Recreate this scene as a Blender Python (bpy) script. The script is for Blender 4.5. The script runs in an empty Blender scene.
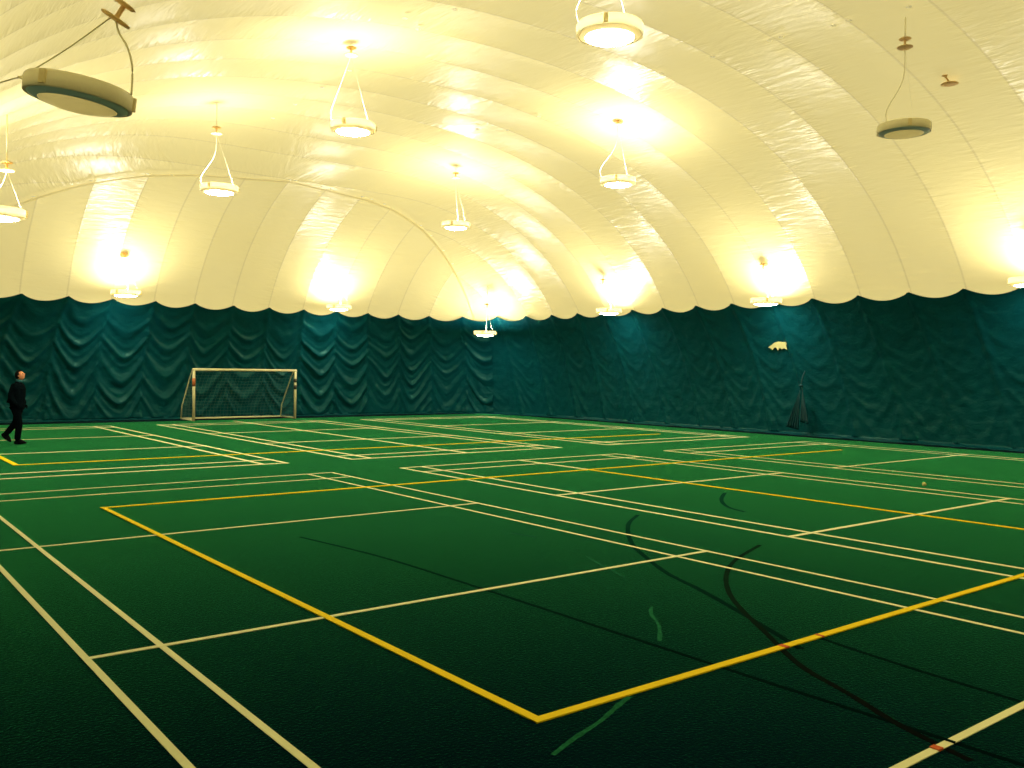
import bpy, bmesh, math, random
import numpy as np
from mathutils import Vector, Matrix, noise

random.seed(7)
SC = bpy.context.scene
COL = SC.collection

# ------------------------------------------------------------ camera, world, exposure
# world frame: X runs along the short side of the hall, Y along its length, Z up
R = ((0.7866901345643627, 0.001152700154854435, 0.6173469878937272),
     (-0.6172186335815939, -0.01900739497671593, 0.7865620619479872),
     (0.01264082824719201, -0.9998186786705636, -0.0142414620974421))
EYE = 1.884
cam_d = bpy.data.cameras.new('camera')
cam_d.sensor_width = 36.0
cam_d.lens = 900.09 / 1024 * 36
cam_d.clip_start = 0.05
cam = bpy.data.objects.new('camera', cam_d)
COL.objects.link(cam)
cam.matrix_world = Matrix(((R[0][0], -R[0][1], -R[0][2], 0),
                           (R[1][0], -R[1][1], -R[1][2], 0),
                           (R[2][0], -R[2][1], -R[2][2], EYE),
                           (0, 0, 0, 1)))
SC.camera = cam

world = bpy.data.worlds.new('world')
SC.world = world
world.use_nodes = True
world.node_tree.nodes['Background'].inputs[0].default_value = (1.0, 0.95, 0.82, 1)
WORLD_STRENGTH = 1.7       # daylight falling on the translucent roof from outside
world.node_tree.nodes['Background'].inputs[1].default_value = WORLD_STRENGTH

LAMP_UP = 118.0            # watts of each lamp, thrown up on the roof
LAMP_DOWN = 55.0           # emission of the lit glass under each lamp
LAMP_COL = (1.0, 0.97, 0.93)
SC.view_settings.view_transform = 'Standard'
SC.view_settings.look = 'None'
SC.view_settings.exposure = 0.0
SC.view_settings.gamma = 1.0
SC.view_settings.use_curve_mapping = False
SC.cycles.diffuse_bounces = 6
SC.cycles.max_bounces = 10

# ------------------------------------------------------------ the shape of the dome
H, N, P = 8.8, 2.3, 6.0
BC, WB = 12.0, 12.6            # centre line and half width in X
Y_NEAR, Y_FAR, LS = -8.0, 33.3, 12.0
YA, YB = Y_NEAR + LS, Y_FAR - LS


def rho_of_z(z):
    return max(0.0, 1 - (max(z, 0) / H) ** N) ** (1 / N)


def dome_z(x, y):
    t = abs(x - BC) / WB
    s = max(0.0, (y - YB) / LS, (YA - y) / LS)
    r = (t ** P + s ** P) ** (1 / P)
    return H * (1 - r ** N) ** (1 / N) if r < 1 else 0.0


def scaled(x, y, rho):
    ys = min(max(y, YA), YB)
    return BC + rho * (x - BC), ys + rho * (y - ys)


def outline(step):
    """base outline of the dome as a closed ring of (x, y)"""
    pts = []
    n = int((YB - YA) / step)
    for i in range(n):
        pts.append((BC + WB, YA + (YB - YA) * i / n))
    cap = []
    m = 4000
    for i in range(m + 1):
        a = math.pi * i / m
        c, s = math.cos(a), math.sin(a)
        r = (abs(c) ** P + abs(s) ** P) ** (-1 / P)
        cap.append((r * c, r * s))
    acc, keep = 0.0, [cap[0]]
    for i in range(1, m + 1):
        dx = (cap[i][0] - cap[i - 1][0]) * WB
        dy = (cap[i][1] - cap[i - 1][1]) * LS
        acc += math.hypot(dx, dy)
        if acc >= step:
            keep.append(cap[i]); acc = 0
    for c, s in keep:
        pts.append((BC + WB * c, YB + LS * s))
    for i in range(n):
        pts.append((BC - WB, YB - (YB - YA) * (i + .5) / n))
    for c, s in keep:
        pts.append((BC - WB * c, YA - LS * s))
    return pts


PAN_R, PH_R = 1.475, 12.55       # welded panels along the long sides
PAN_E, PH_E = 1.387, 8.12        # and across the ends
HIP = ([0, 3, 4.3, 5.8, 7.6, 9, 10.1, 11.2, 13], [27.3, 27.7, 28.05, 28.7, 29.7, 30.5, 31.15, 32.0, 33.4])


def hip_y(x):
    return float(np.interp(abs(x - 12.3), *HIP))


def side_of(x, y):
    hy = hip_y(x)
    if y > hy:
        return 'far'
    if y < (Y_NEAR + Y_FAR) - hy:
        return 'near'
    return 'right' if x > BC else 'left'


def panel_u(x, y, side):
    """panel coordinate: whole numbers on the welds"""
    return (y - PH_R) / PAN_R if side in ('right', 'left') else (x - PH_E) / PAN_E


# ------------------------------------------------------------ helpers
def tag(o, label=None, cat=None, group=None, kind=None):
    if label: o['label'] = label
    if cat: o['category'] = cat
    if group: o['group'] = group
    if kind: o['kind'] = kind
    return o


def link_mesh(name, me, mat, parent=None):
    o = bpy.data.objects.new(name, me)
    COL.objects.link(o)
    if mat is not None:
        me.materials.append(mat)
    if parent is not None:
        o.parent = parent
    return o


def from_bm(name, bm, mat, parent=None, smooth=True):
    bmesh.ops.recalc_face_normals(bm, faces=bm.faces)
    me = bpy.data.meshes.new(name)
    bm.to_mesh(me); bm.free()
    if smooth:
        for p in me.polygons: p.use_smooth = True
    return link_mesh(name, me, mat, parent)


def empty(name, loc, rz=0.0):
    o = bpy.data.objects.new(name, None)
    COL.objects.link(o)
    o.location = loc; o.rotation_euler = (0, 0, rz)
    o.empty_display_size = .1
    return o


def lathe(bm, prof, seg=40, origin=(0, 0, 0), rot=None):
    """prof: list of (r, z)"""
    rings = []
    M = Matrix.Translation(origin) @ (rot.to_4x4() if rot else Matrix.Identity(4))
    for r, z in prof:
        if r < 1e-6:
            rings.append([bm.verts.new(M @ Vector((0, 0, z)))])
        else:
            rings.append([bm.verts.new(M @ Vector((r * math.cos(2 * math.pi * k / seg), r * math.sin(2 * math.pi * k / seg), z))) for k in range(seg)])
    for a, b in zip(rings, rings[1:]):
        for k in range(seg):
            k2 = (k + 1) % seg
            if len(a) == 1 and len(b) == 1: continue
            if len(a) == 1: bm.faces.new((a[0], b[k], b[k2]))
            elif len(b) == 1: bm.faces.new((a[k], a[k2], b[0]))
            else: bm.faces.new((a[k], a[k2], b[k2], b[k]))


def tube(bm, pts, r, seg=8, cap=True):
    pts = [Vector(p) for p in pts]
    rings = []
    up = Vector((0, 0, 1))
    for i, p in enumerate(pts):
        d = (pts[min(i + 1, len(pts) - 1)] - pts[max(i - 1, 0)]).normalized()
        a = d.cross(up)
        if a.length < 1e-3: a = d.cross(Vector((1, 0, 0)))
        a.normalize(); b = d.cross(a)
        rr = r[i] if isinstance(r, (list, tuple)) else r
        rings.append([bm.verts.new(p + rr * (math.cos(2 * math.pi * k / seg) * a + math.sin(2 * math.pi * k / seg) * b)) for k in range(seg)])
    for a, b in zip(rings, rings[1:]):
        for k in range(seg):
            bm.faces.new((a[k], a[(k + 1) % seg], b[(k + 1) % seg], b[k]))
    if cap:
        bm.faces.new(rings[0][::-1]); bm.faces.new(rings[-1])


def smooth_path(pts, n=8):
    pts = [Vector(p) for p in pts]
    out = []
    for i in range(len(pts) - 1):
        p0 = pts[max(i - 1, 0)]; p1 = pts[i]; p2 = pts[i + 1]; p3 = pts[min(i + 2, len(pts) - 1)]
        for k in range(n):
            t = k / n
            out.append(0.5 * ((2 * p1) + (-p0 + p2) * t + (2 * p0 - 5 * p1 + 4 * p2 - p3) * t * t + (-p0 + 3 * p1 - 3 * p2 + p3) * t ** 3))
    out.append(pts[-1])
    return out


# ------------------------------------------------------------ materials
def new_mat(name):
    m = bpy.data.materials.new(name)
    m.use_nodes = True
    nt = m.node_tree
    return m, nt, nt.nodes['Principled BSDF']


def plain(name, col, rough=.5, metal=0.0, spec=.5, bump=0.0, scale=40, vary=.06):
    m, nt, b = new_mat(name)
    N_, L_ = nt.nodes, nt.links
    tc = N_.new('ShaderNodeTexCoord')
    no = N_.new('ShaderNodeTexNoise'); no.inputs['Scale'].default_value = scale
    L_.new(tc.outputs['Object'], no.inputs['Vector'])
    mp = N_.new('ShaderNodeMapRange')
    mp.inputs['To Min'].default_value = 1 - vary; mp.inputs['To Max'].default_value = 1 + vary
    L_.new(no.outputs['Fac'], mp.inputs['Value'])
    mx = N_.new('ShaderNodeVectorMath'); mx.operation = 'SCALE'
    mx.inputs[0].default_value = col
    L_.new(mp.outputs[0], mx.inputs['Scale'])
    L_.new(mx.outputs[0], b.inputs['Base Color'])
    b.inputs['Roughness'].default_value = rough
    b.inputs['Metallic'].default_value = metal
    b.inputs['Specular IOR Level'].default_value = spec
    if bump:
        bp = N_.new('ShaderNodeBump'); bp.inputs['Strength'].default_value = bump
        bp.inputs['Distance'].default_value = .01
        L_.new(no.outputs['Fac'], bp.inputs['Height']); L_.new(bp.outputs[0], b.inputs['Normal'])
    return m


def mat_roof():
    m, nt, b = new_mat('cream_membrane')
    N_, L_ = nt.nodes, nt.links
    uv = N_.new('ShaderNodeUVMap'); uv.uv_map = 'panel'
    sep = N_.new('ShaderNodeSeparateXYZ'); L_.new(uv.outputs[0], sep.inputs[0])

    def math_(op, a, bb=None, c=None):
        n = N_.new('ShaderNodeMath'); n.operation = op
        for i, v in enumerate((a, bb, c)):
            if v is None: continue
            if isinstance(v, (int, float)): n.inputs[i].default_value = v
            else: L_.new(v, n.inputs[i])
        return n.outputs[0]
    # distance to the nearest weld, in panel widths
    fr = math_('ABSOLUTE', math_('SUBTRACT', math_('FRACT', math_('ADD', sep.outputs[0], .5)), .5))
    weld = N_.new('ShaderNodeMapRange')
    weld.inputs['From Min'].default_value = .012; weld.inputs['From Max'].default_value = .022
    weld.inputs['To Min'].default_value = 1; weld.inputs['To Max'].default_value = 0
    L_.new(fr, weld.inputs['Value'])
    # base colour: cream, the double-thickness weld a shade deeper
    geo = N_.new('ShaderNodeTexCoord')
    big = N_.new('ShaderNodeTexNoise'); big.inputs['Scale'].default_value = .35; big.inputs['Detail'].default_value = 3
    L_.new(geo.outputs['Object'], big.inputs['Vector'])
    mixc = N_.new('ShaderNodeMix'); mixc.data_type = 'RGBA'
    mixc.inputs[6].default_value = ROOF_A; mixc.inputs[7].default_value = ROOF_B
    L_.new(big.outputs['Fac'], mixc.inputs[0])
    mixw = N_.new('ShaderNodeMix'); mixw.data_type = 'RGBA'
    L_.new(math_('MULTIPLY', weld.outputs[0], .6), mixw.inputs[0])
    L_.new(mixc.outputs[2], mixw.inputs[6]); mixw.inputs[7].default_value = (.68, .58, .28, 1)
    L_.new(mixw.outputs[2], b.inputs['Base Color'])
    b.inputs['Roughness'].default_value = .31
    b.inputs['Specular IOR Level'].default_value = .5
    # puckers that run off the welds, finest beside them
    mapn = N_.new('ShaderNodeMapping')
    mapn.inputs['Scale'].default_value = (1.6, 5.5, 1)
    mapn.inputs['Rotation'].default_value = (0, 0, .35)
    L_.new(uv.outputs[0], mapn.inputs[0])
    n1 = N_.new('ShaderNodeTexNoise'); n1.inputs['Scale'].default_value = 1.1; n1.inputs['Detail'].default_value = 3
    n1.inputs['Distortion'].default_value = .6
    L_.new(mapn.outputs[0], n1.inputs['Vector'])
    n2 = N_.new('ShaderNodeTexNoise'); n2.inputs['Scale'].default_value = 3.2; n2.inputs['Detail'].default_value = 2
    L_.new(mapn.outputs[0], n2.inputs['Vector'])
    near = math_('POWER', math_('MULTIPLY_ADD', fr, -2, 1.0), 3)
    hgt = math_('ADD', math_('MULTIPLY', n1.outputs['Fac'], math_('MULTIPLY_ADD', near, .8, .35)),
                math_('MULTIPLY', n2.outputs['Fac'], math_('MULTIPLY_ADD', near, .35, .10)))
    hgt = math_('ADD', hgt, math_('MULTIPLY', weld.outputs[0], .04))
    bp = N_.new('ShaderNodeBump'); bp.inputs['Strength'].default_value = 1.0; bp.inputs['Distance'].default_value = ROOF_BUMP
    L_.new(hgt, bp.inputs['Height'])
    L_.new(bp.outputs[0], b.inputs['Normal'])
    # thin membrane: some daylight comes through
    tr = N_.new('ShaderNodeBsdfTranslucent'); L_.new(mixw.outputs[2], tr.inputs['Color'])
    ms = N_.new('ShaderNodeMixShader'); ms.inputs[0].default_value = .4
    L_.new(b.outputs[0], ms.inputs[1]); L_.new(tr.outputs[0], ms.inputs[2])
    L_.new(ms.outputs[0], N_['Material Output'].inputs['Surface'])
    return m


ROOF_A = (.86, .76, .375, 1)
ROOF_B = (.82, .71, .31, 1)
ROOF_BUMP = .05


def mat_curtain(name, col):
    m, nt, b = new_mat(name)
    N_, L_ = nt.nodes, nt.links
    tc = N_.new('ShaderNodeTexCoord')
    no = N_.new('ShaderNodeTexNoise'); no.inputs['Scale'].default_value = 1.3; no.inputs['Detail'].default_value = 4
    L_.new(tc.outputs['Object'], no.inputs['Vector'])
    mx = N_.new('ShaderNodeMix'); mx.data_type = 'RGBA'
    mx.inputs[6].default_value = (*[c * .8 for c in col], 1); mx.inputs[7].default_value = (*[c * 1.2 for c in col], 1)
    L_.new(no.outputs['Fac'], mx.inputs[0]); L_.new(mx.outputs[2], b.inputs['Base Color'])
    b.inputs['Roughness'].default_value = .34
    b.inputs['Specular IOR Level'].default_value = .26
    b.inputs['Specular Tint'].default_value = (.45, 1.0, .75, 1)
    mp = N_.new('ShaderNodeMapping'); mp.inputs['Scale'].default_value = (1, 1, 1.8)
    L_.new(tc.outputs['Object'], mp.inputs[0])
    n2 = N_.new('ShaderNodeTexNoise'); n2.inputs['Scale'].default_value = 5; n2.inputs['Detail'].default_value = 4
    n2.inputs['Distortion'].default_value = .5
    L_.new(mp.outputs[0], n2.inputs['Vector'])
    bp = N_.new('ShaderNodeBump'); bp.inputs['Strength'].default_value = .5; bp.inputs['Distance'].default_value = .03
    L_.new(n2.outputs['Fac'], bp.inputs['Height']); L_.new(bp.outputs[0], b.inputs['Normal'])
    return m


def mat_turf():
    m, nt, b = new_mat('green_turf')
    N_, L_ = nt.nodes, nt.links
    tc = N_.new('ShaderNodeTexCoord')
    n1 = N_.new('ShaderNodeTexNoise'); n1.inputs['Scale'].default_value = 45; n1.inputs['Detail'].default_value = 5
    n2 = N_.new('ShaderNodeTexNoise'); n2.inputs['Scale'].default_value = .5; n2.inputs['Detail'].default_value = 3
    for n in (n1, n2): L_.new(tc.outputs['Object'], n.inputs['Vector'])
    mx = N_.new('ShaderNodeMix'); mx.data_type = 'RGBA'
    mx.inputs[6].default_value = (.0002, .0025, .0120, 1); mx.inputs[7].default_value = (.0005, .007, .0240, 1)
    L_.new(n1.outputs['Fac'], mx.inputs[0])
    mp = N_.new('ShaderNodeMapRange'); mp.inputs['To Min'].default_value = .8; mp.inputs['To Max'].default_value = 1.2
    L_.new(n2.outputs['Fac'], mp.inputs['Value'])
    sc = N_.new('ShaderNodeVectorMath'); sc.operation = 'SCALE'
    L_.new(mx.outputs[2], sc.inputs[0]); L_.new(mp.outputs[0], sc.inputs['Scale'])
    L_.new(sc.outputs[0], b.inputs['Base Color'])
    b.inputs['Roughness'].default_value = .9
    b.inputs['Specular IOR Level'].default_value = 0
    # upright pile: the blades catch the light at low angles
    b.inputs['Sheen Weight'].default_value = TURF_SHEEN
    b.inputs['Sheen Roughness'].default_value = .205
    b.inputs['Sheen Tint'].default_value = (.10, 1.0, .34, 1)
    sh = N_.new('ShaderNodeBsdfSheen'); sh.inputs['Color'].default_value = (.12, 1.0, .30, 1); sh.inputs['Roughness'].default_value = .215
    ad = N_.new('ShaderNodeAddShader'); L_.new(b.outputs[0], ad.inputs[0]); L_.new(sh.outputs[0], ad.inputs[1])
    L_.new(ad.outputs[0], N_['Material Output'].inputs['Surface'])
    bp = N_.new('ShaderNodeBump'); bp.inputs['Strength'].default_value = .6; bp.inputs['Distance'].default_value = .012
    L_.new(n1.outputs['Fac'], bp.inputs['Height']); L_.new(bp.outputs[0], b.inputs['Normal'])
    return m


TURF_SHEEN = 1.0


def mat_line(name, col, wear=.25, pile=0.0):
    m, nt, b = new_mat(name)
    N_, L_ = nt.nodes, nt.links
    tc = N_.new('ShaderNodeTexCoord')
    n1 = N_.new('ShaderNodeTexNoise'); n1.inputs['Scale'].default_value = 30; n1.inputs['Detail'].default_value = 4
    L_.new(tc.outputs['Object'], n1.inputs['Vector'])
    mp = N_.new('ShaderNodeMapRange'); mp.inputs['To Min'].default_value = 1 - wear; mp.inputs['To Max'].default_value = 1
    L_.new(n1.outputs['Fac'], mp.inputs['Value'])
    sc = N_.new('ShaderNodeVectorMath'); sc.operation = 'SCALE'; sc.inputs[0].default_value = col
    L_.new(mp.outputs[0], sc.inputs['Scale']); L_.new(sc.outputs[0], b.inputs['Base Color'])
    b.inputs['Roughness'].default_value = .85
    b.inputs['Specular IOR Level'].default_value = 0 if pile else .1
    if pile:      # dyed pile, the same blades as the turf around it
        b.inputs['Sheen Weight'].default_value = pile
        b.inputs['Sheen Roughness'].default_value = .215
        b.inputs['Sheen Tint'].default_value = (.10, 1.0, .55, 1)
    return m


def emitter(name, col, strength):
    m, nt, b = new_mat(name)
    b.inputs['Base Color'].default_value = (.8, .8, .75, 1)
    b.inputs['Emission Color'].default_value = (*col, 1)
    b.inputs['Emission Strength'].default_value = strength
    return m


M_ROOF = mat_roof()
M_CURT = mat_curtain('dark_teal_vinyl', (.0015, .064, .082))
M_TURF = mat_turf()
M_CREAM = mat_line('cream_line', (.95, .95, .60), .08)
M_YEL = mat_line('yellow_line', (1.0, .73, .012), .04)
M_DARK = mat_line('dark_inlaid_line', (.0003, .003, .007), .5, .75)
M_RED = mat_line('dull_red_line', (.006, .002, .004), .5, .6)
M_REDB = mat_line('red_line_crossing', (.75, .16, .05), .2)
M_FADE = mat_line('faded_green_chalk', (.025, .22, .11), .9, .8)
M_TAPE = plain('cream_tape', (.62, .50, .19), .5)
M_CLIP = plain('white_clip_glint', (1, 1, .97), .3, vary=.01)
M_WHITE = plain('white_enamel', (.96, .91, .66), .35)
M_GOAL = plain('white_goal_paint', (.86, .80, .48), .4)
M_CORD = plain('pale_cord', (.90, .84, .56), .6)
M_PLATE = plain('tan_bracket', (.85, .66, .34), .55)
M_GLASS_OFF = plain('unlit_glass', (.75, .70, .48), .25)
_nt = M_GLASS_OFF.node_tree      # frosted glass: roof light comes down through the open drum
_tr = _nt.nodes.new('ShaderNodeBsdfTranslucent'); _tr.inputs[0].default_value = (.85, .80, .60, 1)
_ms = _nt.nodes.new('ShaderNodeMixShader'); _ms.inputs[0].default_value = .75
_nt.links.new(_nt.nodes['Principled BSDF'].outputs[0], _ms.inputs[1]); _nt.links.new(_tr.outputs[0], _ms.inputs[2])
_nt.links.new(_ms.outputs[0], _nt.nodes['Material Output'].inputs['Surface'])
M_REFL_OFF = plain('blue_grey_reflector', (.52, .66, .68), .3)
M_RIM = plain('cream_rim', (.86, .76, .42), .4)
M_GLASS_ON = emitter('lit_glass', (1.0, .95, .75), LAMP_DOWN)


def see_through(m, col, fac):
    nt = m.node_tree
    t = nt.nodes.new('ShaderNodeBsdfTranslucent'); t.inputs[0].default_value = (*col, 1)
    k = nt.nodes.new('ShaderNodeMixShader'); k.inputs[0].default_value = fac
    nt.links.new(nt.nodes['Principled BSDF'].outputs[0], k.inputs[1]); nt.links.new(t.outputs[0], k.inputs[2])
    nt.links.new(k.outputs[0], nt.nodes['Material Output'].inputs['Surface'])


see_through(M_TAPE, (.92, .86, .68), .85)       # weld tape is thin film too
see_through(M_CLIP, (1, 1, 1), .95)  # clip white and translucency stand in for glints along the seams
see_through(M_PLATE, (.9, .74, .42), .45)
see_through(M_RIM, (1, .95, .78), .35)
see_through(M_REFL_OFF, (.50, .66, .70), .5)
see_through(M_WHITE, (.98, .95, .84), .4)      # translucency added to brighten the drum
M_NET = plain('grey_netting', (.10, .20, .16), .8)

# ------------------------------------------------------------ roof membrane
def billow(x, y, side, z):
    u = panel_u(x, y, side)
    f = u - math.floor(u)
    return ((.055 if side in ('right', 'left') else .018) * (1 - (2 * f - 1) ** 2) - .04) * (1 - .45 * min(1, max(0, z - 4) / 3))


def build_roof():
    ring = outline(.115)
    n = len(ring)
    zs0 = 3.55
    f0 = math.asin((zs0 / H) ** (N / 2))
    rows = 84
    verts, faces, uvs = [], [], []
    sides = []
    arc = []
    for j in range(rows + 1):
        # even steps in angle; the last ring closes on the ridge
        ph = f0 + (math.pi / 2 - f0) * j / rows
        rho = max(math.cos(ph), 0) ** (2 / N); z = H * math.sin(ph) ** (2 / N)
        if j == rows: rho, z = 0.0, H
        for (x0, y0) in ring:
            x, y = scaled(x0, y0, rho)
            sd = side_of(x, y)
            d = billow(x, y, sd, z) * min(1, rho * 4)
            # outward normal, roughly
            nx, ny = x - BC, y - min(max(y, YA), YB)
            l = math.hypot(nx, ny) or 1
            k = rho ** 1.3
            verts.append((x + nx / l * d * k, y + ny / l * d * k, z + d * (1 - k) - .0))
    me = bpy.data.meshes.new('ceiling')
    for j in range(rows):
        for i in range(n):
            i2 = (i + 1) % n
            faces.append((j * n + i, (j + 1) * n + i, (j + 1) * n + i2, j * n + i2))
    me.from_pydata(verts, [], faces)
    uvl = me.uv_layers.new(name='panel')
    data = np.zeros(len(me.loops) * 2, dtype=np.float32)
    li = 0
    for f in faces:
        cx = sum(verts[v][0] for v in f) / 4; cy = sum(verts[v][1] for v in f) / 4
        sd = side_of(cx, cy)
        for v in f:
            x, y, z = verts[v]
            if sd in ('right', 'left'):
                t = abs(x - BC) / WB
                V = t * 7 - (z / H) * 7
                V += 40 if sd == 'left' else 0
            else:
                V = (y if sd == 'far' else -y) * .6 - z * .8 + 80
            data[li] = panel_u(x, y, sd); data[li + 1] = V
            li += 2
    uvl.data.foreach_set('uv', data)
    bm = bmesh.new(); bm.from_mesh(me)
    bmesh.ops.remove_doubles(bm, verts=[v for v in bm.verts if v.co.z > H - .12], dist=.003)
    bm.to_mesh(me); bm.free()
    for p in me.polygons: p.use_smooth = True
    o = link_mesh('ceiling', me, M_ROOF)
    tag(o, 'cream translucent air dome membrane with arched welded panels', kind='structure')
    return o


ceiling = build_roof()


def strip_on_roof(pts, w, name):
    """flat weld tape just under the membrane along plan points"""
    bm = bmesh.new()
    P_ = []
    for i, (x, y) in enumerate(pts):
        a = Vector(pts[max(i - 1, 0)]); b = Vector(pts[min(i + 1, len(pts) - 1)])
        d = (b - a).normalized(); nrm = Vector((-d.y, d.x))
        for s in (-1, 1):
            q = Vector((x, y)) + nrm * s * w / 2
            P_.append(bm.verts.new((q.x, q.y, dome_z(q.x, q.y) - .10)))
    for i in range(len(pts) - 1):
        bm.faces.new((P_[2 * i], P_[2 * i + 1], P_[2 * i + 3], P_[2 * i + 2]))
    o = from_bm(name, bm, M_TAPE, ceiling)
    return o


hip_pts = [(x, hip_y(x)) for x in np.linspace(1.4, 23.0, 120)]
strip_on_roof(hip_pts, .07, 'seam_tape')

bm = bmesh.new()
lathe(bm, [(0, -.028), (.022, -.026), (.045, -.018), (.058, -.004)], 16)
clip_me = bpy.data.meshes.new('clip'); bmesh.ops.recalc_face_normals(bm, faces=bm.faces); bm.to_mesh(clip_me); bm.free()
clip_me.materials.append(M_CLIP)
clips = [(9.76, 19.97), (9.86, 21.72), (9.93, 23.26), (9.53, 15.3), (9.54, 14.02), (8.97, 14.87), (8.7, 27.85), (15.06, 12.46), (15.03, 13.9),
         (15.1, 18.23), (15.37, 9.81), (15.37, 9.5), (15.55, 8.43), (15.15, 11.1), (15.17, 10.85), (14.69, 20.44), (15.25, 19.79), (9.69, 18.43)]
clips += [(x, hip_y(x) - .12) for x in (5.2, 6.6, 8.0, 10.3, 12.2, 12.4, 13.4, 13.75, 15.0, 15.4, 16.0, 18.0, 18.7, 19.6, 20.3)]
for x, y in clips:
    o = bpy.data.objects.new('clip', clip_me); COL.objects.link(o); o.parent = ceiling
    o.location = (x, y, dome_z(x, y) - .075)

# ------------------------------------------------------------ curtain walls
CURT = 4.06


def ridge(v):
    """a soft cloth fold profile, 0..1, one crease per unit"""
    f = v - math.floor(v)
    return (0.5 + 0.5 * math.cos(2 * math.pi * f)) ** 3.5


def build_curtain(name, side, label):
    step = {'far': .05, 'right': .06}.get(side, .16)
    ring = outline(step)
    # keep those columns whose top belongs to this side
    rt = rho_of_z(CURT)
    idx = [i for i, (x, y) in enumerate(ring) if side_of(*scaled(x, y, rt)) == side]
    # make contiguous
    n = len(ring)
    s = set(idx)
    start = next(i for i in idx if (i - 1) % n not in s)
    cols = []
    i = (start - 12) % n
    for _ in range(12):
        cols.append(i); i = (i + 1) % n
    while i in s:
        cols.append(i); i = (i + 1) % n
    for _ in range(12):
        cols.append(i); i = (i + 1) % n
    rows = 78 if side in ('far', 'right') else 26
    amp = {'far': 1.0, 'right': .24}.get(side, .5)
    verts, faces = [], []
    tail = 7
    for ci in cols:
        x0, y0 = ring[ci]
        xt, yt = scaled(x0, y0, rt)
        u = panel_u(xt, yt, side)
        k = math.floor(u); f = u - k
        w = 2 * f - 1
        rnd = random.Random(int(k) * 31 + len(side) * 977)
        ph, cc, per, aa = rnd.random(), .42 + .25 * rnd.random(), .62 + .3 * rnd.random(), .6 + .7 * rnd.random()
        skew = (rnd.random() - .5) * .4
        ztop = CURT + .10 - .19 * (1 - abs(w) ** 2.0)
        ys = min(max(y0, YA), YB)
        nx, ny = (x0 - BC) / WB ** 2 * abs((x0 - BC) / WB) ** (P - 2), (y0 - ys) / LS ** 2 * abs((y0 - ys) / LS) ** (P - 2)
        l = math.hypot(nx, ny); nx /= l; ny /= l
        for r in range(-tail, rows + 1):
            if r < 0:
                z = 0.012 + .03 * abs(noise.noise(Vector((x0 * 2.3, y0 * 2.3, r * .5))))
                q = -r / tail
                off = .10 + q * (.34 + .22 * noise.noise(Vector((x0 * .9, y0 * .9, 3))))
                x, y = x0 - nx * off, y0 - ny * off
                if q < .5: z += (.5 - q) * .12
                verts.append((x, y, z)); continue
            zz = .06 + (ztop - .06) * r / rows
            x, y = scaled(x0, y0, rho_of_z(zz))
            hrel = zz / CURT
            if side == 'right':
                uu = u + .15 * (CURT - zz)
                w = 2 * (uu - math.floor(uu)) - 1
            ws = w + skew * (1 - w * w)
            env = max(0, 1 - hrel) ** .25 * min(1, hrel * 5 + .3)
            # hanging folds: shallow U shapes that steepen to the panel edges
            q = (zz - cc * (abs(ws) ** 1.7) * (.8 + 1.6 * (1 - hrel)) - .16 * noise.noise(Vector((u * 1.3, zz * .8, 1.7)))) / per + ph
            d = amp * aa * .105 * ridge(q) * env * (1 - .35 * abs(ws) ** 4)
            q2 = q * 2.3 + .4 * noise.noise(Vector((u, zz, 9)))
            d += amp * .03 * ridge(q2) * env
            # gathers along the panel edge
            d += .05 * max(0, abs(w) - .8) / .2
            d += .05 * amp * (noise.noise(Vector((u * .9, zz * .7, 5))) + .3)
            d += .02 * noise.noise(Vector((u * 6, zz * 4, 2)))
            # it hangs straighter than the membrane behind it
            d += .10 + .03
            x -= nx * d; y -= ny * d
            verts.append((x, y, zz))
    m = rows + 1 + tail
    for c in range(len(cols) - 1):
        for r in range(m - 1):
            faces.append((c * m + r, (c + 1) * m + r, (c + 1) * m + r + 1, c * m + r + 1))
    me = bpy.data.meshes.new(name)
    me.from_pydata(verts, [], faces)
    for p in me.polygons: p.use_smooth = True
    o = link_mesh(name, me, M_CURT)
    tag(o, label, kind='structure')
    return o


# the tail lies inward on the turf: order rows from tail tip to top
wall_far = build_curtain('wall_far', 'far', 'dark teal vinyl curtain wall hanging in swags behind the goal')
wall_right = build_curtain('wall_right', 'right', 'dark teal vinyl curtain wall along the right side')
wall_left = build_curtain('wall_left', 'left', 'dark teal vinyl curtain wall along the left side')
wall_near = build_curtain('wall_near', 'near', 'dark teal vinyl curtain wall behind the viewer')

# a torn cream patch on the right curtain
bm = bmesh.new()
out = [(-.36, -.02), (-.22, .06), (-.12, .13), (.02, .16), (.2, .14), (.36, .15), (.30, .04), (.33, -.10), (.22, -.05), (.14, -.09), (.07, -.03), (0, -.13), (-.07, -.02), (-.14, -.04), (-.2, -.1), (-.27, -.05)]
vs = [bm.verts.new((0, -a, b)) for a, b in out]
bm.faces.new(vs)
o = from_bm('torn_patch', bm, plain('torn_cream_backing', (.62, .60, .26), .7), wall_right, False)
o.location = (24.02, 17.1, 2.76); o.rotation_euler = (0, -.09, 0)
md = o.modifiers.new('thick', 'SOLIDIFY'); md.thickness = .012
o['label'] = 'torn cream patch showing through the curtain'

# ------------------------------------------------------------ floor and its lines
bm = bmesh.new()
pts = outline(.6)
bm.faces.new([bm.verts.new((x, y, 0)) for x, y in pts])
floor = from_bm('floor', bm, M_TURF, smooth=False)
if floor.data.polygons[0].normal.z < 0: floor.data.flip_normals()
tag(floor, 'green artificial turf floor with sports court lines', kind='structure')


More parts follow.
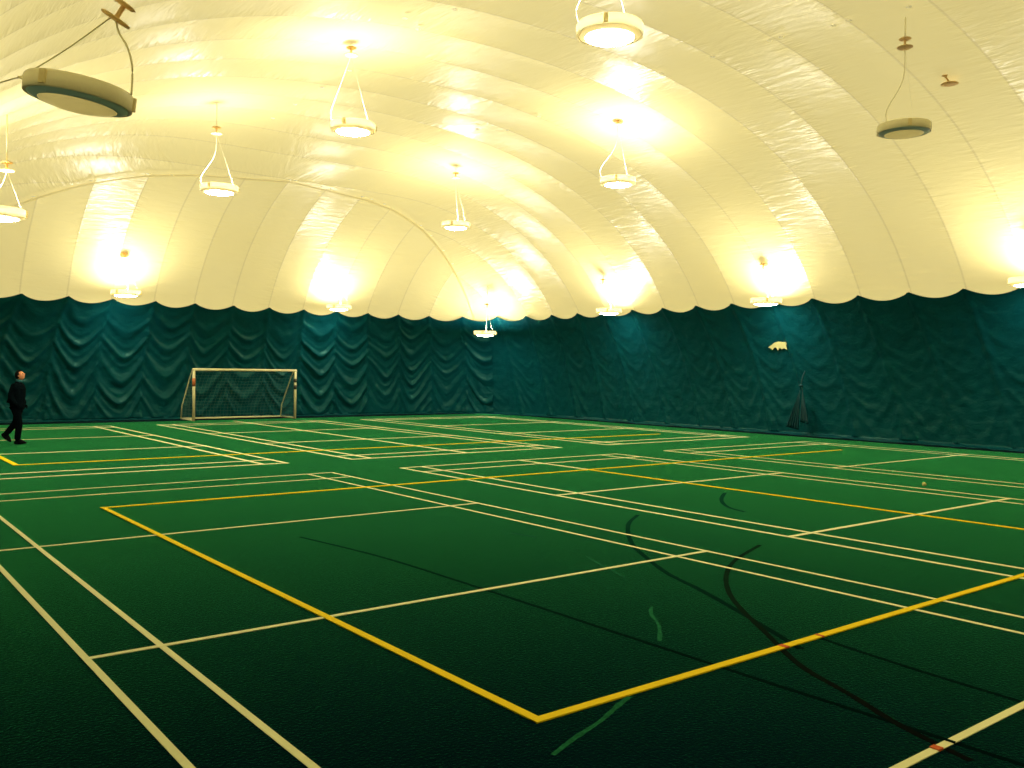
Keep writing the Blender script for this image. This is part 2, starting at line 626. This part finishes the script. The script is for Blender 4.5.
def line_mesh(pts, w, z, jag=0.0):
    bm = bmesh.new()
    prev = None
    n = len(pts)
    for i in range(n):
        a = Vector(pts[max(i - 1, 0)]); b = Vector(pts[min(i + 1, n - 1)])
        d = (b - a).normalized(); nr = Vector((-d.y, d.x)); p = Vector(pts[i])
        ww = w * (1 + jag * (random.random() - .5)) / 2
        top = [bm.verts.new((*(p + nr * s * ww), z)) for s in (-1, 1)]
        bot = [bm.verts.new((*(p + nr * s * ww), .0005)) for s in (-1, 1)]
        ring = (top[0], top[1], bot[1], bot[0])
        if prev:
            for k in range(4):
                bm.faces.new((prev[k], prev[(k + 1) % 4], ring[(k + 1) % 4], ring[k]))
        else: bm.faces.new(ring)
        prev = ring
    bm.faces.new(prev[::-1])
    return bm


def court_line(p, q, mat=None, w=.046, z=.004, label=None):
    d = (Vector(q) - Vector(p)).normalized() * w / 2
    p2, q2 = Vector(p) - d, Vector(q) + d
    o = from_bm('court_line', line_mesh([tuple(p2), tuple(q2)], w, z), mat or M_CREAM, floor, False)
    if label: o['label'] = label
    return o


def arc_line(pts, w, mat, z, label, jag=.2, n=6):
    pp = [tuple(v.xy) for v in smooth_path([(x, y, 0) for x, y in pts], n)]
    o = from_bm('court_line', line_mesh(pp, w, z, jag), mat, floor, False)
    o['label'] = label
    return o


# a dark strip over the turf edge along the foot of the curtains
M_MARGIN = plain('dark_margin', (.002, .014, .020), .95, spec=.05, bump=.3)
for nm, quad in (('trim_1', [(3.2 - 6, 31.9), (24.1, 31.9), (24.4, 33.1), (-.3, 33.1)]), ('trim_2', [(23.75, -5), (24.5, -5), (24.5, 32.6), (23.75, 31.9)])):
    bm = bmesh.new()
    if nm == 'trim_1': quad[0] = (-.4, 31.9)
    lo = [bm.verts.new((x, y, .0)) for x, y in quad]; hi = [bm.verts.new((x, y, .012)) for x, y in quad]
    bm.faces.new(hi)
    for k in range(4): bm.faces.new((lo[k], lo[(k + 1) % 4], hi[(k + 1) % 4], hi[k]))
    tag(from_bm(nm, bm, M_MARGIN, None, False), 'dark strip along the foot of the curtain', kind='structure')

# badminton courts, two rows of three
X1, X2, X3 = (1.42, 1.89, 7.045, 7.52), (8.985, 9.44, 14.25, 14.74), (16.40, 16.95, 21.75, 22.2)
ROW1 = (1.45, 2.22, 6.20, 10.33, 14.08, 14.85)
ROW2 = (16.81, 17.56, 21.47, 25.42, 29.30, 30.00)
for xs in (X1, X2, X3):
    for ys in (ROW1, ROW2):
        wf = .046 if ys is ROW1 and xs is X1 else (.062 if ys is ROW1 else .085)
        for x in xs: court_line((x, ys[0]), (x, ys[-1]), w=wf, z=.004)
        for y in ys: court_line((xs[0], y), (xs[-1], y), w=wf * 1.05, z=.0055)
court_line((11.9, 16.81), (11.9, 31.0), w=.09, z=.0075)
# volleyball courts in yellow
yl = dict(mat=M_YEL, label='bright yellow line')
court_line((3.11, 3.71), (3.11, 12.7), w=.062, z=.0085, **yl)
court_line((3.11, 3.70), (20.8, 3.70), w=.062, z=.0095, **yl)
court_line((3.11, 12.7), (20.5, 12.7), w=.075, z=.0095, **yl)
court_line((11.88, 3.7), (11.88, 12.7), w=.07, z=.0085, **yl)
court_line((11.88, 12.7), (11.88, 14.85), w=.07, z=.0085)
court_line((3.11, 19.0), (3.11, 28.0), w=.10, z=.0085, **yl)
court_line((3.11, 19.0), (20.7, 19.0), w=.085, z=.0095, **yl)
# darker sports markings and scuffs
dk = 'faint dark curved line'
arc_line([(8.68, 8.32), (8.14, 7.95), (7.65, 7.49), (7.23, 7.03), (6.9, 6.58), (6.41, 5.78), (6.13, 5.12), (5.82, 4.46), (5.38, 3.6)], .055, M_DARK, .0015, dk)
arc_line([(8.29, 6.09), (7.41, 5.74), (6.79, 5.36), (6.28, 4.93), (5.92, 4.53), (5.52, 4.0), (5.08, 3.41), (4.85, 2.91), (4.65, 2.5), (4.5, 2.05)], .045, M_RED, .0020, 'faint dull red curved line')
arc_line([(5.72, 3.70), (5.66, 3.3), (5.6, 2.8), (5.56, 2.26), (5.5, 1.6)], .04, M_DARK, .0015, dk, 0)
arc_line([(4.35, 9.35), (4.55, 7.9), (4.60, 6.37), (4.62, 4.6), (4.63, 3.39), (4.65, 2.67), (4.66, 1.8)], .04, M_DARK, .0015, 'faint dark straight line', 0)
arc_line([(11.44, 9.09), (10.76, 8.61), (10.27, 8.1), (10.1, 7.68)], .06, M_DARK, .0015, dk)
arc_line([(6.27, 6.71), (6.1, 6.3), (5.94, 5.85)], .03, M_FADE, .0022, 'faded pale green dash', .6)
arc_line([(5.36, 4.97), (5.2, 4.83), (5.01, 4.57), (4.72, 4.30)], .03, M_FADE, .0022, 'faded pale green dash', .6)
arc_line([(3.77, 3.66), (3.62, 3.60), (3.37, 3.49), (3.12, 3.41), (2.89, 3.32)], .035, M_FADE, .0022, 'faded pale green dash', .6)
arc_line([(6.47, 8.21), (6.5, 8.0), (6.53, 7.86)], .045, M_FADE, .0022, 'faded pale green dash', .6)
# red and grey paint where other markings cross the lines
for (x, y, lx, ly, m_) in ((4.50, 2.22, .045, .05, M_REDB), (4.64, 2.22, .02, .05, M_DARK), (5.32, 3.70, .05, .064, M_REDB), (5.75, 3.70, .03, .064, M_REDB), (6.69, 5.2, .0, .0, None)):
    if m_ is None: continue
    o = from_bm('court_line', line_mesh([(x - lx / 2, y), (x + lx / 2, y)], ly, .0115), m_, floor, False)
    o['label'] = 'short coloured dash crossing a line'

# ------------------------------------------------------------ pendant lamps
def lamp_parts(lit):
    """meshes shared by all lamps; origin at the centre of the drum"""
    g = {}
    bm = bmesh.new()   # housing: shallow drum open at the top
    lathe(bm, [(.455, -.075), (.462, -.07), (.465, .055), (.452, .075), (.444, .075), (.44, -.03), (.43, -.075), (.455, -.075)], 56)
    g['housing'] = bm
    bm = bmesh.new()   # inner reflector cone between rim and glass
    lathe(bm, [(.442, -.070), (.40, -.088), (.345, -.108), (.335, -.104), (.395, -.078), (.44, -.056)], 56)
    g['reflector'] = bm
    bm = bmesh.new()   # bottom glass, a shallow dish
    lathe(bm, [(0, -.150), (.12, -.146), (.25, -.132), (.33, -.110), (.342, -.100)], 56)
    g['glass'] = bm
    out = {}
    for k, b in g.items():
        bmesh.ops.recalc_face_normals(b, faces=b.faces)
        me = bpy.data.meshes.new(k); b.to_mesh(me); b.free()
        for p in me.polygons: p.use_smooth = True
        me.materials.append({'housing': M_WHITE, 'reflector': M_RIM if lit else M_REFL_OFF, 'glass': M_GLASS_ON if lit else M_GLASS_OFF}[k])
        out[k] = me
    return out


LIT, OFF = lamp_parts(True), lamp_parts(False)


def pendant(x, y, z, hook, lit, label, tilt=(0, 0), slack=(-.42, .25), yawp=0.0, plate_tilt=(0, 0), rz=0, style=''):
    """z: centre of the drum; hook: (x, y, z) of the bracket plate over it"""
    root = empty('pendant_lamp', (x, y, z), rz)
    tag(root, label, 'lamp', 'lit pendant lamps under the dome' if lit else 'unlit pendant lamps under the dome')
    T = Matrix.Rotation(tilt[0], 4, 'X') @ Matrix.Rotation(tilt[1], 4, 'Y')
    RI = Matrix.Rotation(-rz, 4, 'Z')
    parts = OFF if not lit else LIT
    for k, me in parts.items():
        o = bpy.data.objects.new(k, me); COL.objects.link(o); o.parent = root
        o.rotation_euler = T.to_euler()
    # clamps and a label plate on the drum
    for a in (.3, 2.4, 4.5):
        bm = bmesh.new()
        bmesh.ops.create_cube(bm, size=1)
        bmesh.ops.scale(bm, verts=bm.verts, vec=(.028, .06, .12))
        bmesh.ops.bevel(bm, geom=bm.edges[:], offset=.006, segments=1)
        o = from_bm('clamp', bm, M_RIM, root, False)
        o.matrix_local = T @ Matrix.Rotation(a, 4, 'Z') @ Matrix.Translation((.474, 0, .0))
    h = RI @ (Vector(hook) - Vector((x, y, z)))
    # two small eyes on the rim, thin cable pair to the plate
    for s in () if style == 'big' else (1,):
        e = T @ Vector((.30, s * .25, .075))
        bm = bmesh.new(); tube(bm, [e, e + (h - e) * .999], .0018, 6)
        from_bm('cable', bm, M_CORD, root)
    # slack power cord
    a0 = T @ Vector((slack[0], 0, .06))
    mid1 = a0 + Vector((slack[0] * .08, 0, abs(h.z) * .18)); mid2 = h * .60 + Vector((slack[0] * slack[1], 0, 0))
    path = [a0, mid1, mid2, h]
    if style == 'big':
        path = [T @ Vector((.475, 0, .06)), Vector((.485, 0, .25)), Vector((.44, 0, .43)), Vector((.36, 0, .57)), h]
    bm = bmesh.new(); tube(bm, smooth_path(path, 8), .010 if style == 'big' else .0075, 8)
    from_bm('power_cord', bm, M_CORD, root)
    # bracket: two discs on a short bolt
    bm = bmesh.new()
    PT = (Matrix.Rotation(plate_tilt[0], 3, 'X') @ Matrix.Rotation(plate_tilt[1], 3, 'Y'))
    lathe(bm, [(0, -.012), (.13, -.012), (.14, 0), (.13, .012), (0, .012)], 24, h, PT)
    lathe(bm, [(.022, .0), (.022, .14)], 12, h, PT)
    lathe(bm, [(0, .14), (.09, .14), (.11, .155), (.09, .17), (0, .17)], 24, h, PT)
    from_bm('bracket', bm, M_PLATE, root)
    # webbing strap up to the membrane
    zc = dome_z(hook[0], hook[1]) - .06
    top = RI @ (Vector((hook[0], hook[1], zc)) - Vector((x, y, z)))
    if (top - h).length > .2 and top.z > h.z:
        bm = bmesh.new(); tube(bm, [h + Vector((0, 0, .16)), top], .012, 6)
        from_bm('strap', bm, M_CORD, root)
    if lit:
        ld = bpy.data.lights.new('lamp_light', 'AREA')
        ld.shape = 'DISK'; ld.size = .72; ld.energy = LAMP_UP * (.72 if z < 4.5 else 1); ld.color = LAMP_COL
        lo = bpy.data.objects.new('lamp_light', ld); COL.objects.link(lo); lo.parent = root
        lo.location = (0, 0, .09); lo.rotation_euler = (math.pi, 0, 0)
    return root


def ray(px, py, depth):
    x, y, w = (px - 512), (py - 384), 900.09
    return tuple(sum(R[i][j] * v for j, v in enumerate((x, y, w))) / w * depth + (EYE if i == 2 else 0) for i in range(3))


# measured positions of the lamps (drum centre) and of their brackets
L = [
    # x, y, z, hook, lit, label
    ((8.75, 9.06, 6.62), (8.68, 9.15, 8.1), True, 'lit pendant lamp nearest the viewer, its large glowing disc cut close to the top edge'),
    ((8.88, 16.74, 6.88), (8.85, 16.79, 8.36), True, 'lit pendant lamp on a long curling cord below the widest bright patch of the roof'),
    ((8.16, 22.40, 6.37), (8.11, 22.47, 7.75), True, 'lit pendant lamp between the long-corded lamp and the lamp above the left curtain'),
    ((16.36, 23.86, 6.54), (16.36, 23.89, 8.04), True, 'small lit pendant lamp high in the middle, above the corner lamp'),
    ((16.57, 16.77, 6.85), (16.57, 16.80, 8.30), True, 'lit pendant lamp under a large glare, right of the middle of the roof'),
    ((2.90, 19.60, 4.78), (3.04, 19.7, 5.62), True, 'lit pendant lamp cut by the left edge, only its right rim in view'),
    ((8.26, 31.10, 4.30), (8.25, 31.2, 5.45), True, 'lit pendant lamp over the far curtain, above the space left of the goal'),
    ((16.05, 31.23, 4.26), (16.05, 31.26, 5.70), True, 'lit pendant lamp over the far curtain, just right of the goal'),
    ((21.90, 29.74, 3.44), (21.97, 29.71, 4.46), True, 'lit pendant lamp hanging in the far corner where the two curtains meet'),
    ((22.70, 23.34, 4.10), (22.54, 23.50, 5.06), True, 'lit pendant lamp over the right curtain, next to the corner lamp'),
    ((22.75, 16.65, 4.10), (22.69, 16.73, 5.05), True, 'lit pendant lamp over the right curtain, above the torn patch'),
    ((22.60, 9.15, 4.16), (22.56, 9.20, 5.02), True, 'lit pendant lamp cut by the right edge, above the right curtain'),
]
for i, (p, h, lit, lab) in enumerate(L):
    side = -.42 if i in (0, 1, 2, 4, 5) else .05
    pendant(*p, h, lit, lab, slack=(side, .55 if i == 1 else .2), rz=-.66)
pendant(15.87, 8.65, 6.43, (15.9, 8.68, 7.93), False, 'unlit pendant lamp with dull glass high on the right', tilt=(0, 0), slack=(-.3, .1), rz=-.66)
# the large dark lamp at top left hangs tilted from a bracket plate
big = pendant(1.72, 7.85, 4.06, tuple(Vector((1.72, 7.85, 4.06)) + Matrix.Rotation(-.66, 3, 'Z') @ Vector((.33, 0, .69))), False,
              'large tilted unlit pendant lamp at the top left, its bluish glass dark', tilt=(0, .13), plate_tilt=(0, .55), rz=-.66, style='big')
big.scale = (.87, .87, .87)
bm = bmesh.new()
tube(bm, smooth_path([(.28, 0, .70), (-.1, 0, .42), (-.50, 0, .17), (-.64, 0, .12), (-1.1, 0, -.02), (-1.9, 0, -.2)], 6), .007, 6)
tube(bm, [(-.56, 0, .15), (-.47, 0, .11)], .012, 6)
from_bm('guy_cord', bm, M_CORD, big)
# a spare bracket on the roof seam, without a lamp
r2 = empty('ceiling_bracket', (18.35, 9.05, 7.85))
tag(r2, 'small tan bracket disc without a lamp, on the roof right of the unlit lamp', 'bracket')
bm = bmesh.new(); lathe(bm, [(0, -.02), (.1, -.02), (.17, .0), (.15, .02), (0, .03)], 24)
from_bm('disc', bm, M_PLATE, r2)
bm = bmesh.new(); tube(bm, smooth_path([(0, 0, .02), (-.08, 0, .07), (-.19, 0, .12)], 5), .02, 8)
lathe(bm, [(0, -.01), (.05, -.01), (.05, .01), (0, .01)], 16, (-.2, 0, .13))
from_bm('hook', bm, M_PLATE, r2)

# ------------------------------------------------------------ football goal
GX0, GY0, GX1, GY1 = 10.61, 31.42, 14.44, 31.56
ga = math.atan2(GY1 - GY0, GX1 - GX0)
GW = math.hypot(GX1 - GX0, GY1 - GY0); GH = 1.80
goal = empty('football_goal', (GX0, GY0, 0), ga)
tag(goal, 'small white-framed football goal standing before the far curtain', 'goal')


def gtube(name, pts, r, mat=None, label=None, par=None):
    bm = bmesh.new(); tube(bm, pts, r, 12)
    o = from_bm(name, bm, mat or M_GOAL, par or goal)
    if label: o['label'] = label
    return o


pl = gtube('post', [(0, 0, 0), (0, 0, GH)], .048)
pr = gtube('post', [(GW, 0, 0), (GW, 0, GH)], .048)
gtube('crossbar', [(-.045, 0, GH - .0), (GW + .045, 0, GH - .0)], .048)
SIDE = [(.12, GH), (.35, GH - .25), (1.12, .48), (1.2, .03)]
for x in (0, GW):
    gtube('stay', [(x, 0, GH)] + [(x, d, z) for d, z in SIDE], .022)
    gtube('ground_bar', [(x, 0, .035), (x, 1.2, .035)], .034)
gtube('rear_bar', [(0, 1.2, .035), (GW, 1.2, .035)], .036)
M_OR = plain('orange_tape', (.62, .20, .06), .6)
M_BK = plain('dark_tape', (.08, .07, .05), .6)
gtube('tape_band', [(0, 0, 1.22), (0, 0, 1.50)], .053, M_OR, 'orange tape band', pl)
gtube('tape_band', [(GW, 0, 1.36), (GW, 0, 1.50)], .053, M_BK, 'dark tape band', pr)
gtube('tape_band', [(GW, 0, 1.10), (GW, 0, 1.26)], .053, M_BK, 'dark tape band', pr)
bm = bmesh.new()
prof = [(0.0, GH), (.12, GH), (.35, GH - .25), (1.12, .48), (1.2, .03)]
cum = [0]
for a, b in zip(prof, prof[1:]): cum.append(cum[-1] + math.hypot(b[0] - a[0], b[1] - a[1]))


def pat(s):
    return float(np.interp(s, cum, [p[0] for p in prof])), float(np.interp(s, cum, [p[1] for p in prof]))


nr = .0035
for i in range(1, int(GW / .13)):
    x = i * .13
    tube(bm, [(x, *p) for p in prof], nr, 3, False)
s = .1
while s < cum[-1]:
    d, z = pat(s)
    tube(bm, [(0, d, z - .02), (GW * .5, d, z - .05), (GW, d, z - .02)], nr, 3, False); s += .13
for x in (0, GW):
    z = .13
    while z < GH:
        dmax = float(np.interp(-z, [-p[1] for p in prof], [p[0] for p in prof]))
        tube(bm, [(x, .02, z), (x, dmax, z)], nr, 3, False); z += .13
    d = .13
    while d < 1.15:
        zt = float(np.interp(d, [p[0] for p in prof], [p[1] for p in prof]))
        tube(bm, [(x, d, .03), (x, d, zt)], nr, 3, False); d += .13
from_bm('net', bm, M_NET, goal)

# ------------------------------------------------------------ tied plastic sheet at the foot of the right curtain
M_SHEET = plain('dark_clear_plastic', (.006, .060, .080), .35, spec=.3)
sheet = empty('plastic_sheet', (24.05, 16.22, 0))
tag(sheet, 'dark plastic sheet tied into two pleated fans at the foot of the right curtain', 'sheet')


def fan(y0, z0, ya, yb, za, zb, name):
    bm = bmesh.new()
    n, m = 40, 14
    g = []
    for j in range(m + 1):
        t = j / m
        row = []
        for i in range(n + 1):
            q = i / n
            yy = ya + (yb - ya) * q; zz = za + (zb - za) * q
            y = y0 + (yy - y0) * t + (q - .5) * .05; z = z0 + (zz - z0) * t
            x = -.06 - .05 * math.sin(q * 9 * math.pi) * t ** .7 - .10 * t
            row.append(bm.verts.new((x, y, z)))
        g.append(row)
    for j in range(m):
        for i in range(n): bm.faces.new((g[j][i], g[j][i + 1], g[j + 1][i + 1], g[j + 1][i]))
    o = from_bm(name, bm, M_SHEET, sheet)
    md = o.modifiers.new('thick', 'SOLIDIFY'); md.thickness = .008


fan(.0, 1.55, .45, -.02, .28, .20, 'fan')
fan(-.03, 1.55, -.05, -.38, .45, .40, 'fan')
bm = bmesh.new()
lathe(bm, [(.03, -.04), (.06, -.02), (.06, .02), (.03, .04)], 14, (-.07, 0, 1.55))
tube(bm, smooth_path([(-.07, 0, 1.55), (-.04, -.03, 1.8), (0.05, -.05, 2.0)], 5), .02, 8)
from_bm('tie', bm, M_SHEET, sheet)

# small pale ball on the turf
bm = bmesh.new(); bmesh.ops.create_icosphere(bm, subdivisions=3, radius=.035)
for v in bm.verts: v.co *= 1 + .05 * noise.noise(v.co * 40)
b_ = from_bm('ball', bm, plain('pale_ball', (.80, .80, .30), .7), None)
b_.location = (15.1, 7.75, .036)
tag(b_, 'tiny pale ball lying between court lines at the right', 'ball')

# ------------------------------------------------------------ walking person
M_SKIN = plain('skin', (.85, .36, .20), .55, vary=.04)
M_COAT = plain('near_black_jacket', (.002, .006, .010), 1, spec=.03, bump=.3, scale=25)
M_TROU = plain('black_trousers', (.0015, .004, .007), 1, spec=.03, bump=.3, scale=30)
M_SHOE = plain('black_shoe', (.002, .004, .006), .8, spec=.1)
M_HAIR = plain('dark_hair', (.003, .005, .007), .9, spec=.1, bump=.5, scale=90)
M_SHIRT = plain('teal_collar', (.02, .16, .20), .7)
M_EYE = plain('eye', (.02, .015, .01), .2)
man = empty('person', (3.98, 24.11, 0), -.665)
tag(man, 'person in dark jacket and trousers walking right, head tipped back, at the far left', 'person')


def skin_obj(name, nodes, edges, mat, root=0, sub=2, parent=None):
    """nodes: list of (x, y, z, rx, ry)"""
    me = bpy.data.meshes.new(name)
    me.from_pydata([n[:3] for n in nodes], edges, [])
    o = bpy.data.objects.new(name, me); COL.objects.link(o)
    o.parent = parent or man
    md = o.modifiers.new('skin', 'SKIN'); md.use_smooth_shade = True
    for i, n in enumerate(nodes):
        sv = me.skin_vertices[0].data[i]
        sv.radius = (n[3], n[4]); sv.use_root = (i == root)
    s_ = o.modifiers.new('sub', 'SUBSURF'); s_.levels = sub; s_.render_levels = sub
    me.materials.append(mat)
    return o


# local frame: +x walking direction, +y to the person's left, z up
# skeleton joints
hip, chest, neck = (-.02, 0, .93), (0, 0, 1.30), (.01, 0, 1.47)
kF, aF = (.08, -.09, .50), (.03, -.09, .09)          # leading leg
kR, aR = (-.10, .09, .50), (-.37, .09, .19)          # trailing leg, heel lifted
shL, shR = (0, .19, 1.40), (0, -.19, 1.40)
elL, elR = (-.05, .23, 1.13), (-.06, -.23, 1.13)
wrL, wrR = (.05, .185, .95), (.05, -.185, .95)
body = skin_obj('body', [(*hip, .11, .09), (*chest, .13, .10), (*neck, .055, .055), (.025, 0, 1.56, .05, .05),
                         (hip[0], -.09, .88, .08, .08), (*kF, .055, .055), (*aF, .04, .04),
                         (hip[0], .09, .88, .08, .08), (*kR, .055, .055), (*aR, .04, .04),
                         (.0, .15, 1.36, .045, .045), (*elL, .034, .034), (*wrL, .027, .022),
                         (.0, -.15, 1.36, .045, .045), (*elR, .034, .034), (*wrR, .027, .022)],
                [(0, 1), (1, 2), (2, 3), (0, 4), (4, 5), (5, 6), (0, 7), (7, 8), (8, 9), (1, 10), (10, 11), (11, 12), (1, 13), (13, 14), (14, 15)], M_SKIN, sub=1)
# head with a face, tipped back
bm = bmesh.new()
bmesh.ops.create_uvsphere(bm, u_segments=36, v_segments=28, radius=1)
for v in bm.verts:
    x, y, z = v.co
    sx = .098 if x > 0 else .10
    w = 1 - .20 * max(0, -z) ** 1.2
    X = x * sx * (1 - .10 * max(0, -z)); Y = y * .074 * w; Z = z * .118
    if x > .3:
        X += .028 * math.exp(-((y / .16) ** 2)) * math.exp(-(((z + .10) / .20) ** 2))      # nose
        X += .010 * math.exp(-((y / .35) ** 2)) * math.exp(-(((z + .42) / .10) ** 2))      # lips
        X += .014 * math.exp(-((y / .40) ** 2)) * math.exp(-(((z + .78) / .18) ** 2))      # chin
        for e in (-1, 1):
            X -= .012 * math.exp(-(((y - e * .42) / .2) ** 2)) * math.exp(-(((z - .06) / .14) ** 2))  # sockets
        X += .006 * math.exp(-(((z - .26) / .10) ** 2))
    v.co = (X, Y, Z)
head = from_bm('head', bm, M_SKIN, man)
head.location = (.045, 0, 1.635); head.rotation_euler = (0, -.42, 0)
for e in (-1, 1):
    bm = bmesh.new(); bmesh.ops.create_uvsphere(bm, u_segments=12, v_segments=8, radius=.011)
    o = from_bm('eye', bm, M_EYE, head); o.location = (.083, e * .030, .008)
    bm = bmesh.new(); bmesh.ops.create_uvsphere(bm, u_segments=14, v_segments=10, radius=1)
    bmesh.ops.scale(bm, verts=bm.verts, vec=(.020, .009, .032))
    o = from_bm('ear', bm, M_SKIN, head); o.location = (-.005, e * .075, -.005)
bm = bmesh.new()
bmesh.ops.create_uvsphere(bm, u_segments=36, v_segments=28, radius=1)
dele = [v for v in bm.verts if (v.co.x > .42 and v.co.z < .62) or v.co.z < -.55 or (v.co.x > .15 and v.co.z < -.1)]
bmesh.ops.delete(bm, geom=dele, context='VERTS')
for v in bm.verts:
    x, y, z = v.co
    v.co = (x * .112 - .004, y * .084, z * .128 + .004)
hair = from_bm('hair', bm, M_HAIR, head)
md = hair.modifiers.new('thick', 'SOLIDIFY'); md.thickness = .012
jk = skin_obj('jacket', [(hip[0], 0, .78, .19, .17), (hip[0], 0, .95, .19, .165), (0, 0, 1.15, .185, .16), (0, 0, 1.33, .185, .16), (.01, 0, 1.44, .10, .10), (.015, 0, 1.50, .068, .068),
                         (0, .17, 1.385, .085, .085), (*elL, .072, .072), (.06, .185, .93, .058, .05),
                         (0, -.17, 1.385, .085, .085), (*elR, .072, .072), (.06, -.185, .93, .058, .05)],
              [(0, 1), (1, 2), (2, 3), (3, 4), (4, 5), (3, 6), (6, 7), (7, 8), (3, 9), (9, 10), (10, 11)], M_COAT, root=2)
bm = bmesh.new(); lathe(bm, [(.066, 0), (.074, .02), (.066, .055), (.058, .055), (.062, .01)], 20)
cl = from_bm('collar', bm, M_SHIRT, man); cl.location = (.022, 0, 1.485); cl.rotation_euler = (0, .15, 0)
skin_obj('trousers', [(hip[0], 0, .95, .135, .125), (hip[0], -.07, .86, .11, .11), (*kF, .082, .082), (.03, -.09, .07, .072, .072),
                      (hip[0], .07, .86, .11, .11), (*kR, .08, .08), (-.375, .09, .185, .068, .068)],
         [(0, 1), (1, 2), (2, 3), (0, 4), (4, 5), (5, 6)], M_TROU)


def shoe(loc, pitch):
    bm = bmesh.new()
    bmesh.ops.create_uvsphere(bm, u_segments=24, v_segments=16, radius=1)
    for v in bm.verts:
        x, y, z = v.co
        hgt = .085 if x < 0 else .085 - .04 * min(1, x * 1.2)
        v.co = (x * .15, y * (.05 if x > 0 else .042), max(z, -.45) * hgt + .0)
    bmesh.ops.translate(bm, verts=bm.verts, vec=(.07, 0, .038))
    o = from_bm('shoe', bm, M_SHOE, man)
    o.location = loc; o.rotation_euler = (0, pitch, 0)


shoe((.035, -.09, .0), 0)
shoe((-.40, .09, .155), .72)
# hands pushed into the pockets: palm with four curled fingers and a thumb
for sgn, wx in ((1, wrL), (-1, wrR)):
    px, py, pz = .075, sgn * .175, .90
    nodes = [(wx[0], wx[1], wx[2] - .02, .026, .02), (px - .02, py, pz + .02, .036, .016)]
    edges = [(0, 1)]
    for k, (dz, ln) in enumerate(((.032, .060), (.011, .068), (-.011, .064), (-.032, .050))):
        b0 = len(nodes)
        nodes += [(px + .015, py, pz + dz, .0095, .0095), (px + .015 + ln * .5, py - sgn * .006, pz + dz - .012, .0085, .0085), (px + .015 + ln * .8, py - sgn * .022, pz + dz - .03, .0075, .0075)]
        edges += [(1, b0), (b0, b0 + 1), (b0 + 1, b0 + 2)]
    b0 = len(nodes)
    nodes += [(px - .01, py - sgn * .02, pz + .045, .011, .011), (px + .03, py - sgn * .03, pz + .05, .009, .009)]
    edges += [(1, b0), (b0, b0 + 1)]
    hd = skin_obj('glove', nodes, edges, M_TROU, sub=1)
